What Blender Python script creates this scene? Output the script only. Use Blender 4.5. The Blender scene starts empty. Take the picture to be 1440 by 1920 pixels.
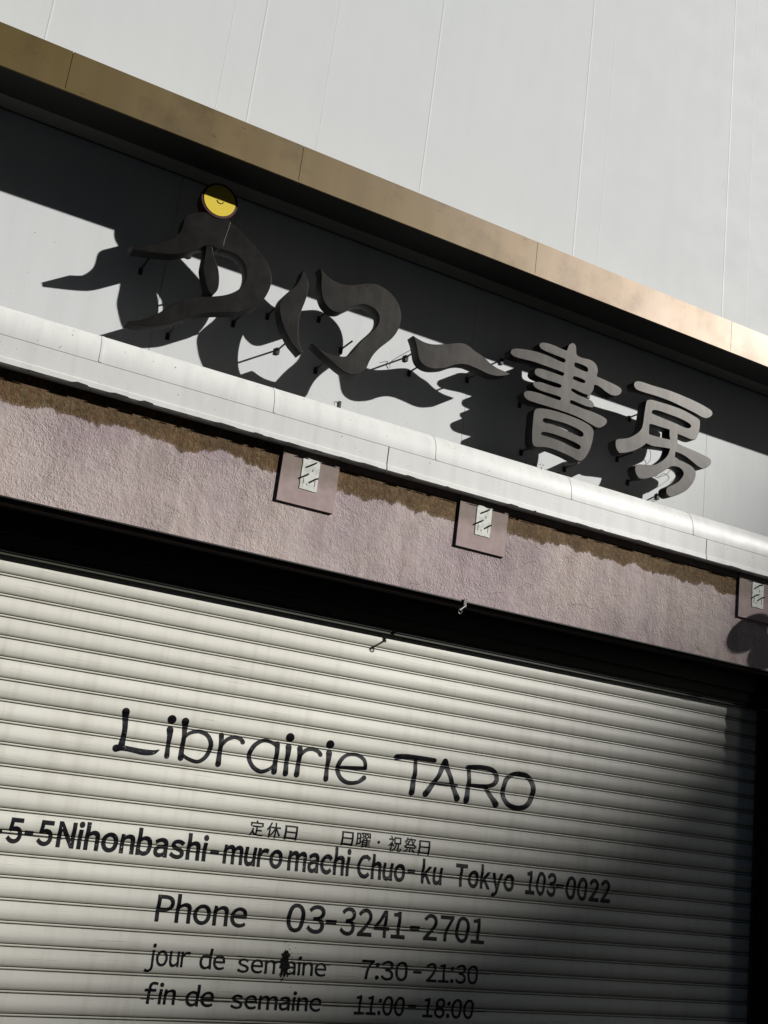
import bpy, bmesh, math, random
from mathutils import Vector, Matrix
random.seed(7)
S = bpy.context.scene
C = S.collection
R = math.radians

# ------------------------------------------------------------------ camera
F = 2005.87                        # focal length in photo pixels (photo is 1440 x 1920)
CAM = Vector((0.0, -4.2392, -0.6616))
cam = bpy.data.cameras.new('camera'); cam_ob = bpy.data.objects.new('camera', cam); C.objects.link(cam_ob)
cam.sensor_fit = 'VERTICAL'; cam.sensor_height = 24.0; cam.lens = F/1920*24.0
cam.clip_start = 0.05; cam.clip_end = 2000
MR = Matrix.Rotation(-0.4505321, 4, 'Z') @ Matrix.Rotation(1.8362888, 4, 'X') @ Matrix.Rotation(0.1287696, 4, 'Z')
cam_ob.matrix_world = Matrix.Translation(CAM) @ MR
S.camera = cam_ob
# ------------------------------------------------------------------ light
SUN = Vector((1.58, -1.0, 1.08)).normalized()
w = bpy.data.worlds.new('World'); S.world = w; w.use_nodes = True
nt = w.node_tree
bg = nt.nodes['Background']; sky = nt.nodes.new('ShaderNodeTexSky')
sky.sky_type = 'NISHITA'; sky.sun_disc = False
sky.sun_elevation = math.asin(SUN.z); sky.sun_rotation = math.atan2(SUN.x, SUN.y)
sky.air_density = 1.0; sky.dust_density = 1.0
nt.links.new(sky.outputs[0], bg.inputs[0]); bg.inputs[1].default_value = 0.05
sl = bpy.data.lights.new('sun', 'SUN'); sl.energy = 5.0; sl.angle = R(0.6); sl.color = (1.0, 0.98, 0.945)
so = bpy.data.objects.new('sun', sl); C.objects.link(so); so.location = (20, -10, 20)
so.rotation_euler = SUN.to_track_quat('Z', 'Y').to_euler()
S.view_settings.view_transform = 'Standard'; S.view_settings.look = 'None'
S.view_settings.gamma = 1; S.view_settings.use_curve_mapping = False
S.view_settings.exposure = 0.30
S.render.engine = 'CYCLES'
S.cycles.max_bounces = 6

# ------------------------------------------------------------------ helpers
def at(px, py, Y):
    """photo pixel -> point on the plane Y (metres)"""
    d = MR.to_3x3() @ Vector(((px-720)/F, -(py-960)/F, -1.0))
    return CAM + d*((Y-CAM.y)/d.y)

def new_mat(name, col, rough=0.6, metal=0.0, spec=0.5):
    m = bpy.data.materials.new(name); m.use_nodes = True
    b = m.node_tree.nodes['Principled BSDF']
    b.inputs['Base Color'].default_value = (*col, 1); b.inputs['Roughness'].default_value = rough
    b.inputs['Metallic'].default_value = metal; b.inputs['Specular IOR Level'].default_value = spec
    return m, m.node_tree, b
def N(nt, t, **kw):
    n = nt.nodes.new(t)
    for k, v in kw.items():
        if k in n.inputs: n.inputs[k].default_value = v
        else: setattr(n, k, v)
    return n
def coords(nt, scale=(1,1,1), loc=(0,0,0)):
    g = N(nt, 'ShaderNodeNewGeometry'); mp = N(nt, 'ShaderNodeMapping')
    mp.inputs['Scale'].default_value = scale; mp.inputs['Location'].default_value = loc
    nt.links.new(g.outputs['Position'], mp.inputs['Vector']); return mp.outputs[0]
def noise(nt, vec, scale, detail=4, rough=0.55, dist=0.0):
    n = N(nt, 'ShaderNodeTexNoise'); n.inputs['Scale'].default_value = scale
    n.inputs['Detail'].default_value = detail; n.inputs['Roughness'].default_value = rough
    n.inputs['Distortion'].default_value = dist
    nt.links.new(vec, n.inputs['Vector']); return n.outputs['Fac']
def ramp(nt, fac, stops):
    r = N(nt, 'ShaderNodeValToRGB'); e = r.color_ramp.elements
    while len(e) < len(stops): e.new(0.5)
    for i, (p, c) in enumerate(stops):
        e[i].position = p; e[i].color = (*c, 1) if len(c) == 3 else c
    nt.links.new(fac, r.inputs[0]); return r.outputs[0]
def mix(nt, fac, a, b, mode='MIX'):
    m = N(nt, 'ShaderNodeMix'); m.data_type = 'RGBA'; m.blend_type = mode
    if isinstance(fac, (int, float)): m.inputs[0].default_value = fac
    else: nt.links.new(fac, m.inputs[0])
    for k, v in ((6, a), (7, b)):
        if isinstance(v, tuple): m.inputs[k].default_value = (*v, 1)
        else: nt.links.new(v, m.inputs[k])
    return m.outputs[2]
def math_n(nt, op, a, b=0.0, c=0.0):
    m = N(nt, 'ShaderNodeMath'); m.operation = op
    for i, v in enumerate((a, b, c)):
        if isinstance(v, (int, float)): m.inputs[i].default_value = v
        else: nt.links.new(v, m.inputs[i])
    return m.outputs[0]
def bump(nt, b, h, strength, dist):
    n = N(nt, 'ShaderNodeBump'); n.inputs['Strength'].default_value = strength; n.inputs['Distance'].default_value = dist
    nt.links.new(h, n.inputs['Height']); nt.links.new(n.outputs[0], b.inputs['Normal']); return n

def painted(name, ca, cb, rough, speck=True, sp=0.5, bumpd=0.0008, streak=0.12):
    """weathered coated sheet: broad tone drift, rain streaks, a few dark specks"""
    m, nt, b = new_mat(name, ca, rough, 0, sp)
    v = coords(nt); base = mix(nt, noise(nt, v, 0.9, 5), ca, cb)
    st = ramp(nt, noise(nt, coords(nt, (9, 9, 0.7)), 1.6, 5, 0.6), [(0.45, (1, 1, 1)), (0.75, (1-streak,)*3)])
    base = mix(nt, 1.0, base, st, 'MULTIPLY')
    if speck:
        s = ramp(nt, noise(nt, v, 85, 1, 0.4), [(0.20, (0.25, 0.22, 0.18)), (0.235, (1, 1, 1))])
        base = mix(nt, 1.0, base, s, 'MULTIPLY')
    nt.links.new(base, b.inputs['Base Color'])
    nt.links.new(math_n(nt, 'MULTIPLY_ADD', noise(nt, v, 6, 4), 0.25, rough-0.12), b.inputs['Roughness'])
    bump(nt, b, noise(nt, v, 2.5, 3), 0.6, bumpd*9)
    return m

def flat_obj(name, me, mat, parent=None):
    me.name = name
    o = bpy.data.objects.new(name, me); C.objects.link(o)
    if mat and not me.materials: me.materials.append(mat)
    if parent: o.parent = parent
    return o
def obj(name, bm, mat, parent=None, smooth=False, bevel=0.0):
    if bevel:
        es = [e for e in bm.edges if len(e.link_faces) == 2 and e.calc_face_angle(0) > 0.5]
        bmesh.ops.bevel(bm, geom=es, offset=bevel, segments=2, affect='EDGES', clamp_overlap=True)
    me = bpy.data.meshes.new(name); bm.to_mesh(me); bm.free()
    if smooth:
        for p in me.polygons: p.use_smooth = True
    return flat_obj(name, me, mat, parent)
def box(x0, x1, y0, y1, z0, z1, bm=None):
    bm = bm or bmesh.new()
    v = [bm.verts.new(p) for p in ((x0,y0,z0),(x1,y0,z0),(x1,y1,z0),(x0,y1,z0),(x0,y0,z1),(x1,y0,z1),(x1,y1,z1),(x0,y1,z1))]
    for f in ((0,3,2,1),(4,5,6,7),(0,1,5,4),(1,2,6,5),(2,3,7,6),(3,0,4,7)): bm.faces.new([v[i] for i in f])
    return bm
def cyl(p0, p1, r0, r1=None, seg=12, bm=None):
    bm = bm or bmesh.new(); r1 = r0 if r1 is None else r1
    p0 = Vector(p0); p1 = Vector(p1); d = (p1-p0).normalized()
    q = d.to_track_quat('Z', 'Y'); a = []; b = []
    for i in range(seg):
        t = 2*math.pi*i/seg; u = q @ Vector((math.cos(t), math.sin(t), 0))
        a.append(bm.verts.new(p0+u*r0)); b.append(bm.verts.new(p1+u*r1))
    for i in range(seg):
        j = (i+1) % seg; bm.faces.new((a[i], a[j], b[j], b[i]))
    bm.faces.new(a[::-1]); bm.faces.new(b); return bm
def tube(pts, r, seg=8):
    bm = bmesh.new()
    for a, b in zip(pts, pts[1:]):
        cyl(a, b, r, seg=seg, bm=bm)
    return bm
def prism_x(prof, x0, x1, bm=None, cap=True):
    """profile of (y, z) extruded along X"""
    bm = bm or bmesh.new()
    a = [bm.verts.new((x0, y, z)) for y, z in prof]; b = [bm.verts.new((x1, y, z)) for y, z in prof]
    n = len(prof)
    for i in range(n):
        j = (i+1) % n; bm.faces.new((a[i], a[j], b[j], b[i]))
    if cap: bm.faces.new(a[::-1]); bm.faces.new(b)
    bmesh.ops.recalc_face_normals(bm, faces=bm.faces[:]); return bm
def empty(name, loc):
    o = bpy.data.objects.new(name, None); o.empty_display_size = 0.1; C.objects.link(o); o.location = loc; return o
def tag(o, label=None, cat=None, group=None, kind=None):
    if label: o['label'] = label
    if cat: o['category'] = cat
    if group: o['group'] = group
    if kind: o['kind'] = kind
    return o
def adopt(root, kids):
    """parent parts built in world coordinates under a root that stands somewhere else"""
    for k in kids:
        k.parent = root; k.matrix_parent_inverse = Matrix.Translation(-root.location)

# ------------------------------------------------------------------ materials
M = {}
M['panel'] = painted('pale grey coated panel', (0.60, 0.63, 0.63), (0.64, 0.65, 0.65), 0.75, False, 0.25, 0.0003, 0.025)
M['sign_panel'] = painted('pale grey sign board', (0.60, 0.625, 0.63), (0.65, 0.655, 0.655), 0.7, True, 0.25, 0.0003, 0.06)
M['ledge'] = painted('weathered white sheet metal', (0.60, 0.60, 0.575), (0.67, 0.67, 0.645), 0.5, True, 0.5, 0.0006, 0.14)
M['joint_strip'] = painted('pale joint strip', (0.66, 0.69, 0.69), (0.70, 0.71, 0.71), 0.6, False, 0.4, 0.0003, 0.02)
M['soffit'], _, _ = new_mat('dark brown soffit paint', (0.012, 0.010, 0.009), 0.7)  # dark paint, taken near black to stand for deep shade
M['header'], _, _ = new_mat('black brown header paint', (0.012, 0.009, 0.008), 0.6)  # header paint also darkened for the deep shade of the recess
M['header_slot'], _, _ = new_mat('olive painted shutter box', (0.030, 0.032, 0.018), 0.6)
M['strip'], _, _ = new_mat('dull grey cove strip', (0.13, 0.13, 0.115), 0.7)
M['bed'], _, _ = new_mat('dark gutter bed', (0.05, 0.047, 0.04), 0.9)  # hidden bed coloured dark to cut bounce onto the sign wall

def fascia_mat():
    m, nt, b = new_mat('bronze anodised fascia', (0.4, 0.31, 0.21), 0.55, 0.45)
    v = coords(nt); st = noise(nt, coords(nt, (5, 5, 0.35)), 1.2, 6, 0.6)
    sx_ = N(nt, 'ShaderNodeSeparateXYZ'); nt.links.new(v, sx_.inputs[0])
    sheen_x = math_n(nt, 'ADD', math_n(nt, 'MULTIPLY', sx_.outputs[0], 0.2), math_n(nt, 'MULTIPLY_ADD', noise(nt, v, 1.3, 4), 0.8, -0.4))  # left-to-right tint stands in for sun sheen, broken up by noise
    sheen_x = ramp(nt, sheen_x, [(0.05, (0, 0, 0)), (0.8, (1, 1, 1))])
    c = mix(nt, sheen_x, (0.165, 0.118, 0.040), (0.205, 0.152, 0.112))
    mo = ramp(nt, noise(nt, v, 3.0, 8, 0.7), [(0.34, (0.72, 0.70, 0.70)), (0.5, (1, 1, 1))])
    c = mix(nt, 1.0, c, mo, 'MULTIPLY')
    c = mix(nt, 1.0, c, ramp(nt, st, [(0.35, (1, 1, 1)), (0.7, (0.80, 0.79, 0.78))]), 'MULTIPLY')
    # scuffs
    c = mix(nt, 1.0, c, ramp(nt, noise(nt, coords(nt, (14, 14, 60)), 1.0, 3), [(0.24, (0.35, 0.3, 0.25)), (0.29, (1, 1, 1))]), 'MULTIPLY')
    nt.links.new(c, b.inputs['Base Color'])
    nt.links.new(math_n(nt, 'MULTIPLY_ADD', noise(nt, v, 4, 4), 0.14, 0.43), b.inputs['Roughness'])
    return m
M['fascia'] = fascia_mat()

def metal_mat(name, col, rough, metal):
    m, nt, b = new_mat(name, col, rough, metal)
    v = coords(nt)
    c = mix(nt, noise(nt, v, 5, 6, 0.6), tuple(x*0.8 for x in col), tuple(min(1, x*1.2) for x in col))
    st = ramp(nt, noise(nt, coords(nt, (30, 30, 1.2)), 1.0, 4, 0.6), [(0.35, (0.93, 0.93, 0.93)), (0.55, (1, 1, 1)), (0.75, (1.2, 1.2, 1.18))])
    c = mix(nt, 1.0, c, st, 'MULTIPLY')
    nt.links.new(c, b.inputs['Base Color'])
    nt.links.new(math_n(nt, 'MULTIPLY_ADD', noise(nt, v, 11, 5, 0.6), 0.16, rough-0.08), b.inputs['Roughness'])
    bump(nt, b, noise(nt, v, 14, 3), 0.35, 0.0012)
    return m
M['letter'] = metal_mat('grey bronze sign metal', (0.034, 0.032, 0.030), 0.375, 1.0)
M['letter_side'] = metal_mat('blackened sign edge', (0.008, 0.008, 0.008), 0.7, 0.0)
M['pin'] = metal_mat('black mounting pin', (0.02, 0.02, 0.02), 0.5, 0.3)
M['yellow'], _, _ = new_mat('yellow enamel', (0.72, 0.55, 0.05), 0.4)
M['red'], _, _ = new_mat('dark red enamel', (0.045, 0.006, 0.004), 0.5)
M['steel'] = metal_mat('dull steel', (0.13, 0.125, 0.12), 0.5, 0.8)
M['ink'], nti, bi = new_mat('black sign paint', (0.006, 0.006, 0.010), 0.38, 0, 0.35)
_v = coords(nti)
_sheen_fade = ramp(nti, noise(nti, coords(nti, (5, 5, 22)), 2.2, 5, 0.6), [(0.42, (0.003, 0.003, 0.005)), (0.66, (0.013, 0.013, 0.017)), (0.84, (0.06, 0.06, 0.06))])  # grey streaks put sheen as well as fading into the ink colour
_chip = ramp(nti, noise(nti, coords(nti, (1, 1, 1.8)), 95, 4, 0.6), [(0.66, (0, 0, 0)), (0.70, (1, 1, 1))])
_where = ramp(nti, noise(nti, _v, 3.0, 2), [(0.46, (0, 0, 0)), (0.60, (1, 1, 1))])
nti.links.new(mix(nti, math_n(nti, 'MULTIPLY', _chip, _where), _sheen_fade, (0.52, 0.51, 0.46)), bi.inputs['Base Color'])
nti.links.new(math_n(nti, 'MULTIPLY_ADD', noise(nti, _v, 9, 3), 0.3, 0.25), bi.inputs['Roughness'])
M['soot'], _, _ = new_mat('sooty dirt', (0.01, 0.009, 0.008), 0.9)
M['rust'], _, _ = new_mat('brown dead leaves and rust', (0.05, 0.028, 0.012), 0.9)

def stucco_mat():
    m, nt, b = new_mat('pink rough stucco', (0.3, 0.22, 0.22), 0.85, 0, 0.2)
    v = coords(nt)
    c = mix(nt, ramp(nt, noise(nt, v, 2.2, 5, 0.6), [(0.35, (0, 0, 0)), (0.65, (1, 1, 1))]), (0.42, 0.345, 0.345), (0.53, 0.45, 0.415))
    c = mix(nt, ramp(nt, noise(nt, v, 9, 4), [(0.5, (0, 0, 0)), (0.75, (0.5, 0.5, 0.5))]), c, (0.33, 0.28, 0.26))
    # bare brown render along the top, ragged lower edge
    sep = N(nt, 'ShaderNodeSeparateXYZ'); nt.links.new(v, sep.inputs[0])
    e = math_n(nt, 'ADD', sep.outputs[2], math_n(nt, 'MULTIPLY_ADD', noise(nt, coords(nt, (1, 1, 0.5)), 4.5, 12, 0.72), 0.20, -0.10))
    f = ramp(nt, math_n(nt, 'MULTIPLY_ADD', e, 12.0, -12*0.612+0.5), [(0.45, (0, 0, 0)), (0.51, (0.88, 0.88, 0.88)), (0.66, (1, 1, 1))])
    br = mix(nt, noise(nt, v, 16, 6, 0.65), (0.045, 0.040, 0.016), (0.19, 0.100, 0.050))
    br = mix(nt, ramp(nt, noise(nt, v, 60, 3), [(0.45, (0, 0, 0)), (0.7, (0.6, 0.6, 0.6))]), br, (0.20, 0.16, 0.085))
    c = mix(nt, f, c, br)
    dirt = ramp(nt, noise(nt, coords(nt, (7, 7, 0.8)), 1.3, 7, 0.65), [(0.45, (1, 1, 1)), (0.72, (0.76, 0.73, 0.72))])
    c = mix(nt, 1.0, c, dirt, 'MULTIPLY')
    c = mix(nt, 1.0, c, ramp(nt, noise(nt, v, 2.0, 10, 0.7), [(0.32, (0.76, 0.74, 0.78)), (0.5, (1, 1, 1))]), 'MULTIPLY')
    # hairline cracks
    vo = N(nt, 'ShaderNodeTexVoronoi'); vo.feature = 'DISTANCE_TO_EDGE'; vo.inputs['Scale'].default_value = 1.5
    mv = N(nt, 'ShaderNodeVectorMath'); mv.operation = 'ADD'
    nz = N(nt, 'ShaderNodeTexNoise'); nz.inputs['Scale'].default_value = 4; nt.links.new(v, nz.inputs['Vector'])
    nt.links.new(coords(nt, (0.8, 1, 2.2)), mv.inputs[0]); nt.links.new(nz.outputs['Color'], mv.inputs[1])
    nt.links.new(mv.outputs[0], vo.inputs['Vector'])
    crk = ramp(nt, vo.outputs['Distance'], [(0.0, (0.45, 0.4, 0.4)), (0.006, (1, 1, 1))])
    brk = ramp(nt, noise(nt, v, 3.1, 2), [(0.5, (1, 1, 1)), (0.56, (0, 0, 0))])
    c = mix(nt, brk, mix(nt, 1.0, c, crk, 'MULTIPLY'), c)
    nt.links.new(c, b.inputs['Base Color'])
    n1 = noise(nt, coords(nt, (1, 1, 0.8)), 78, 4, 0.6, 1.3)
    n2 = noise(nt, v, 19, 3)
    amp = ramp(nt, noise(nt, v, 3.3, 3), [(0.36, (0.5,)*3), (0.62, (1.1,)*3)])
    h = math_n(nt, 'ADD', math_n(nt, 'MULTIPLY', math_n(nt, 'POWER', n1, 1.6), amp), math_n(nt, 'MULTIPLY', n2, 0.8))
    bump(nt, b, h, 0.75, 0.0075)
    return m
M['stucco'] = stucco_mat()
def board_mat():
    m, nt, b = new_mat('taupe cover board', (0.25, 0.2, 0.18), 0.75, 0, 0.3)
    v = coords(nt)
    sep = N(nt, 'ShaderNodeSeparateXYZ'); nt.links.new(v, sep.inputs[0])
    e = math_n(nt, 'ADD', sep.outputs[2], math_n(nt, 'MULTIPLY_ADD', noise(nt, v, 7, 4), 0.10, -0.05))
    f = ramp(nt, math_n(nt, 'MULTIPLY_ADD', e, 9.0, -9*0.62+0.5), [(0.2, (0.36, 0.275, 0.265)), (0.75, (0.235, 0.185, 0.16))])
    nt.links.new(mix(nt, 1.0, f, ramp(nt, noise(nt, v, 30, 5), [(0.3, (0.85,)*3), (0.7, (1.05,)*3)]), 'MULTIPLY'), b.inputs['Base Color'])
    bump(nt, b, noise(nt, v, 40, 4), 0.3, 0.001)
    return m
M['board'] = board_mat()
def chip_mat():
    m, nt, b = new_mat('bare white plate', (0.55, 0.57, 0.53), 0.6)
    v = coords(nt)
    c = mix(nt, ramp(nt, noise(nt, v, 60, 5), [(0.40, (1, 1, 1)), (0.52, (0, 0, 0))]), (0.60, 0.61, 0.57), (0.46, 0.48, 0.43))
    nt.links.new(c, b.inputs['Base Color']); return m
M['chip'] = chip_mat()
def slat_mat():
    m, nt, b = new_mat('cream enamel shutter slat', (0.5, 0.5, 0.44), 0.42, 0, 0.5)
    v = coords(nt)
    c = mix(nt, noise(nt, v, 1.4, 5), (0.63, 0.62, 0.55), (0.71, 0.70, 0.635))
    sc = ramp(nt, noise(nt, coords(nt, (1.6, 1, 95)), 2.4, 4, 0.6), [(0.60, (1, 1, 1)), (0.66, (0.62, 0.60, 0.56))])
    c = mix(nt, ramp(nt, noise(nt, coords(nt, (1, 1, 2.5)), 2.3, 3), [(0.45, (0, 0, 0)), (0.6, (1, 1, 1))]), c, mix(nt, 1.0, c, sc, 'MULTIPLY'))
    dr = ramp(nt, noise(nt, coords(nt, (12, 12, 0.6)), 1.5, 5, 0.6), [(0.5, (1, 1, 1)), (0.8, (0.84, 0.83, 0.80))])
    c = mix(nt, 1.0, c, dr, 'MULTIPLY')
    oi = N(nt, 'ShaderNodeObjectInfo')
    c = mix(nt, 1.0, c, ramp(nt, oi.outputs['Random'], [(0.0, (0.90, 0.90, 0.895)), (1.0, (1.0, 1.0, 1.0))]), 'MULTIPLY')
    # joints and slat bottoms darkened to stand in for shade (position within the 77 mm slat pitch)
    sp_ = N(nt, 'ShaderNodeSeparateXYZ'); nt.links.new(v, sp_.inputs[0])
    u_ = math_n(nt, 'FRACT', math_n(nt, 'MULTIPLY', sp_.outputs[2], -1/0.077))
    joint_shade = ramp(nt, u_, [(0.0, (0.95, 0.95, 0.93)), (0.035, (0.9, 0.9, 0.86)), (0.042, (0.12, 0.11, 0.085)), (0.082, (0.12, 0.11, 0.085)), (0.10, (1, 1, 1)), (0.80, (1, 1, 1)), (0.905, (0.55, 0.53, 0.45)), (0.918, (0.12, 0.11, 0.085)), (0.955, (0.12, 0.11, 0.085)), (0.962, (0.95, 0.95, 0.93))])
    c = mix(nt, ramp(nt, noise(nt, coords(nt, (1, 1, 0.3)), 3, 5, 0.65), [(0.3, (0.85,)*3), (0.6, (1, 1, 1))]), c, mix(nt, 1.0, c, joint_shade, 'MULTIPLY'))
    nt.links.new(c, b.inputs['Base Color'])
    nt.links.new(math_n(nt, 'MULTIPLY_ADD', noise(nt, v, 5, 4), 0.2, 0.34), b.inputs['Roughness'])
    bump(nt, b, noise(nt, coords(nt, (0.7, 1, 5)), 2.2, 4), 0.6, 0.0032)
    return m
M['slat'] = slat_mat()
M['joint'], _, _ = new_mat('dark slat joint', (0.30, 0.29, 0.24), 0.6)

# ------------------------------------------------------------------ setting : ground and street
GZ = -2.26
def ground_mat(name, a, b_, sc):
    m, nt, b = new_mat(name, a, 0.85, 0, 0.3); v = coords(nt)
    nt.links.new(mix(nt, noise(nt, v, sc, 8), a, b_), b.inputs['Base Color'])
    bump(nt, b, noise(nt, v, sc*20, 3), 0.4, 0.004); return m
M['asphalt'] = ground_mat('asphalt', (0.035, 0.035, 0.036), (0.06, 0.06, 0.058), 3)
M['paving'] = ground_mat('dark stone paving', (0.09, 0.088, 0.084), (0.13, 0.127, 0.12), 2)
def sheet(name, x0, x1, y0, y1, z, mat):
    bm = bmesh.new(); bm.faces.new([bm.verts.new(p) for p in ((x0,y0,z),(x1,y0,z),(x1,y1,z),(x0,y1,z))])
    return tag(obj(name, bm, mat), kind='structure')
sheet('ground', -500, 500, -500, 500, GZ-0.15, M['asphalt'])
sheet('road', -300, 300, -11.5, -5.2, GZ-0.14, M['asphalt'])
tag(obj('pavement', box(-60, 60, -5.2, 0.5, GZ-0.145, GZ), M['paving'], bevel=0.01), kind='structure')
tag(obj('pavement', box(-60, 60, -14.0, -11.5, GZ-0.145, GZ), M['paving'], bevel=0.01), kind='structure')

M['block'] = ground_mat('dark brown tiled frontage', (0.05, 0.043, 0.038), (0.07, 0.06, 0.052), 1.5)
M['tower'] = ground_mat('dark grey tower cladding', (0.12, 0.12, 0.12), (0.16, 0.16, 0.155), 0.1)
M['glass'], _, _ = new_mat('dark window glass', (0.02, 0.025, 0.03), 0.08)
def building(label, cx, cy, ang, wx, wy, h, mat, nx, nz, floor=3.3):
    root = empty('office_building', (cx, cy, GZ)); root.rotation_euler.z = ang
    tag(root, label, 'building')
    obj('wall', box(-wx/2, wx/2, -wy/2, wy/2, 0, h), mat, root)
    first = None
    for side in (1, -1):
        for k in range(nz):
            for i in range(nx):
                x = -wx/2 + (i+0.5)*wx/nx; z = 1.2+k*floor
                if z+1.9 > h: continue
                if first is None:
                    first = obj('window', box(-wx/nx*0.36, wx/nx*0.36, -0.06, 0.06, 0, 1.7), M['glass'], root)
                    o = first
                else:
                    o = first.copy(); C.objects.link(o)
                o.location = (x, side*wy/2, z)
    return root
building('brown office block facing the shop across the street', -14, -19, 0, 62, 10, 26, M['block'], 20, 8, 3.7)

# added unseen towers whose roof edges shade the lower right of the shop front
def shade_tower(px, py, m, dist, wx, label, nx, nz):
    """a tower whose level roof edge throws a shade line of slope m over the shop front through the pixel"""
    pa = at(px, py, 0.0)
    s = Vector((SUN.x/-SUN.y, -1, SUN.z/-SUN.y))
    ld = Vector((1-m/s.z*s.x, m/s.z, 0)).normalized()
    p = pa+SUN*dist
    pp = Vector((ld.y, -ld.x, 0))
    if pp.x < 0: pp = -pp
    c = p+pp*9
    building(label, c.x, c.y, math.atan2(ld.y, ld.x), wx, 18, p.z-GZ, M['tower'], nx, nz, 4.0)
shade_tower(1095, 1330, 1.0, 150, 30, 'added unseen grey tower block shading the shutter, the taller of two', 8, 20)
shade_tower(560, 1690, 0.42, 108, 26, 'added unseen grey tower block shading the shutter, the lower of two', 7, 14)

# ------------------------------------------------------------------ facade
YP, YW = -0.18, 0.0
YF = YW-0.315
X0, X1 = -1.4, 6.4
def fence_seq(js): return list(zip(js, js[1:]))
# upper wall : tall sheets with raised joints
up = empty('upper_wall', (X0, YW, 1.9)); tag(up, 'pale grey panelled wall rising above the bronze band', 'wall', kind='structure')
kids = []
js = [X0, -0.75, 0.185, 1.10, 2.02, 2.964, 4.028, 4.95, 5.8, X1]
for a, b in fence_seq(js):
    kids.append(obj('panel', box(a+0.0002, b-0.0002, YW, YW+0.02, 1.875, 7.2), M['panel'], bevel=0.0006))
for x in js[1:-1]:
    kids.append(obj('joint_strip', box(x-0.0035, x+0.0035, YW-0.0007, YW-0.0003, 1.95, 7.2), M['joint_strip']))
for x in (0.949, 1.454, 3.126, 4.211):
    kids.append(obj('joint_strip', box(x-0.0015, x+0.0015, YW-0.0004, YW-0.0002, 1.95, 7.2), M['joint_strip']))
adopt(up, kids)
# sign board
sg = empty('sign_wall', (X0, YW, 1.0)); tag(sg, 'pale grey recessed wall carrying the metal characters', 'wall', kind='structure')
kids = []
js = [X0, -0.68, 0.865, 2.411, 3.958, 5.4, X1]
for a, b in fence_seq(js):
    kids.append(obj('panel', box(a+0.001, b-0.001, YW, YW+0.02, 0.93, 1.874), M['sign_panel'], bevel=0.0007))
adopt(sg, kids)
tag(obj('backing_wall', box(X0, X1, YW+0.022, 0.35, 0.93, 7.2), M['soffit']), kind='structure')

# bronze band
ZB, ZT = 1.871, 2.043
fb = empty('fascia', (X0, YF, ZB)); tag(fb, 'long projecting bronze metal band running across the shop front', 'fascia', kind='structure')
kids = []
js = [X0, -0.9, 0.284, 1.287, 2.533, 3.80, 5.0, X1]
for a, b in fence_seq(js):
    kids.append(obj('fascia_panel', box(a+0.0012, b-0.0012, YF, YF+0.004, ZB, ZT), M['fascia'], bevel=0.001))
kids.append(obj('lower_lip', box(X0, X1, YF-0.0025, YF+0.006, ZB-0.008, ZB-0.0005), M['fascia'], bevel=0.001))
kids.append(obj('top_cover', box(X0, X1, YF+0.0045, YW-0.0004, ZT-0.012, ZT-0.002), M['fascia']))
kids.append(obj('soffit', box(X0, X1, YF+0.0065, YW-0.125, ZB-0.004, ZB+0.012), M['soffit']))
kids.append(obj('inner_soffit', box(X0, X1, YW-0.1245, YW-0.022, ZB+0.001, ZB+0.010), M['strip']))
kids.append(obj('gap_strip', box(X0, X1, YW-0.0215, YW-0.0004, ZB+0.006, ZB+0.012), M['soffit']))
adopt(fb, kids)

# rounded white ledge
lg = empty('ledge', (X0, YW, 0.77)); tag(lg, 'white rounded sheet metal ledge below the metal characters', 'ledge', kind='structure')
kids = []
YL = -0.217
RX, RZ, ZM = 0.075, 0.122, 0.862
def arc_pts(off=0.0, n=12):
    return [(YL+RX-(RX+off)*math.sin(i/n*math.pi/2), ZM+(RZ+off)*math.cos(i/n*math.pi/2)) for i in range(n+1)]
def cover(a, b):
    prof = arc_pts()+[(YL, 0.850), (YL+0.003, 0.850)]+arc_pts(-0.002)[::-1]
    return prism_x(prof, a, b)
js = [X0, -0.12, 0.641, 1.378, 2.168, 2.926, 3.697, 4.5, 5.3, X1]
for a, b in fence_seq(js):
    o = obj('cover_sheet', cover(a+0.001, b-0.001), M['ledge']); kids.append(o)
    for p in o.data.polygons: p.use_smooth = len(p.vertices) == 4
    o.data.set_sharp_from_angle(angle=R(35))
for x in js[1:-1]:
    ring = arc_pts(0.0013)
    ins = [(y+0.002, z-0.002) for y, z in ring[::-1]]
    kids.append(obj('lap_joint', prism_x(ring+[(YL-0.0012, 0.852)]+[(YL+0.001, 0.852)]+ins, x-0.002, x+0.010), M['ledge']))
kids.append(obj('gutter_bed', box(X0, X1, YL+RX+0.0005, YW-0.0004, ZM+RZ-0.020, ZM+RZ-0.002), M['bed']))
js = [X0, 0.1, 1.93, 3.788, 5.5, X1]
for a, b in fence_seq(js):
    kids.append(obj('front_sheet', box(a+0.0025, b-0.0025, YL+0.0012, YL+0.004, 0.765, 0.8494), M['ledge'], bevel=0.0008))
    kids.append(obj('bottom_lip', prism_x([(YL+0.0025, 0.766), (YL-0.004, 0.762), (YL-0.005, 0.741), (YL+0.001, 0.734), (YL+0.045, 0.735), (YL+0.045, 0.760)], a+0.003, b-0.003), M['ledge']))
adopt(lg, kids)
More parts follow.
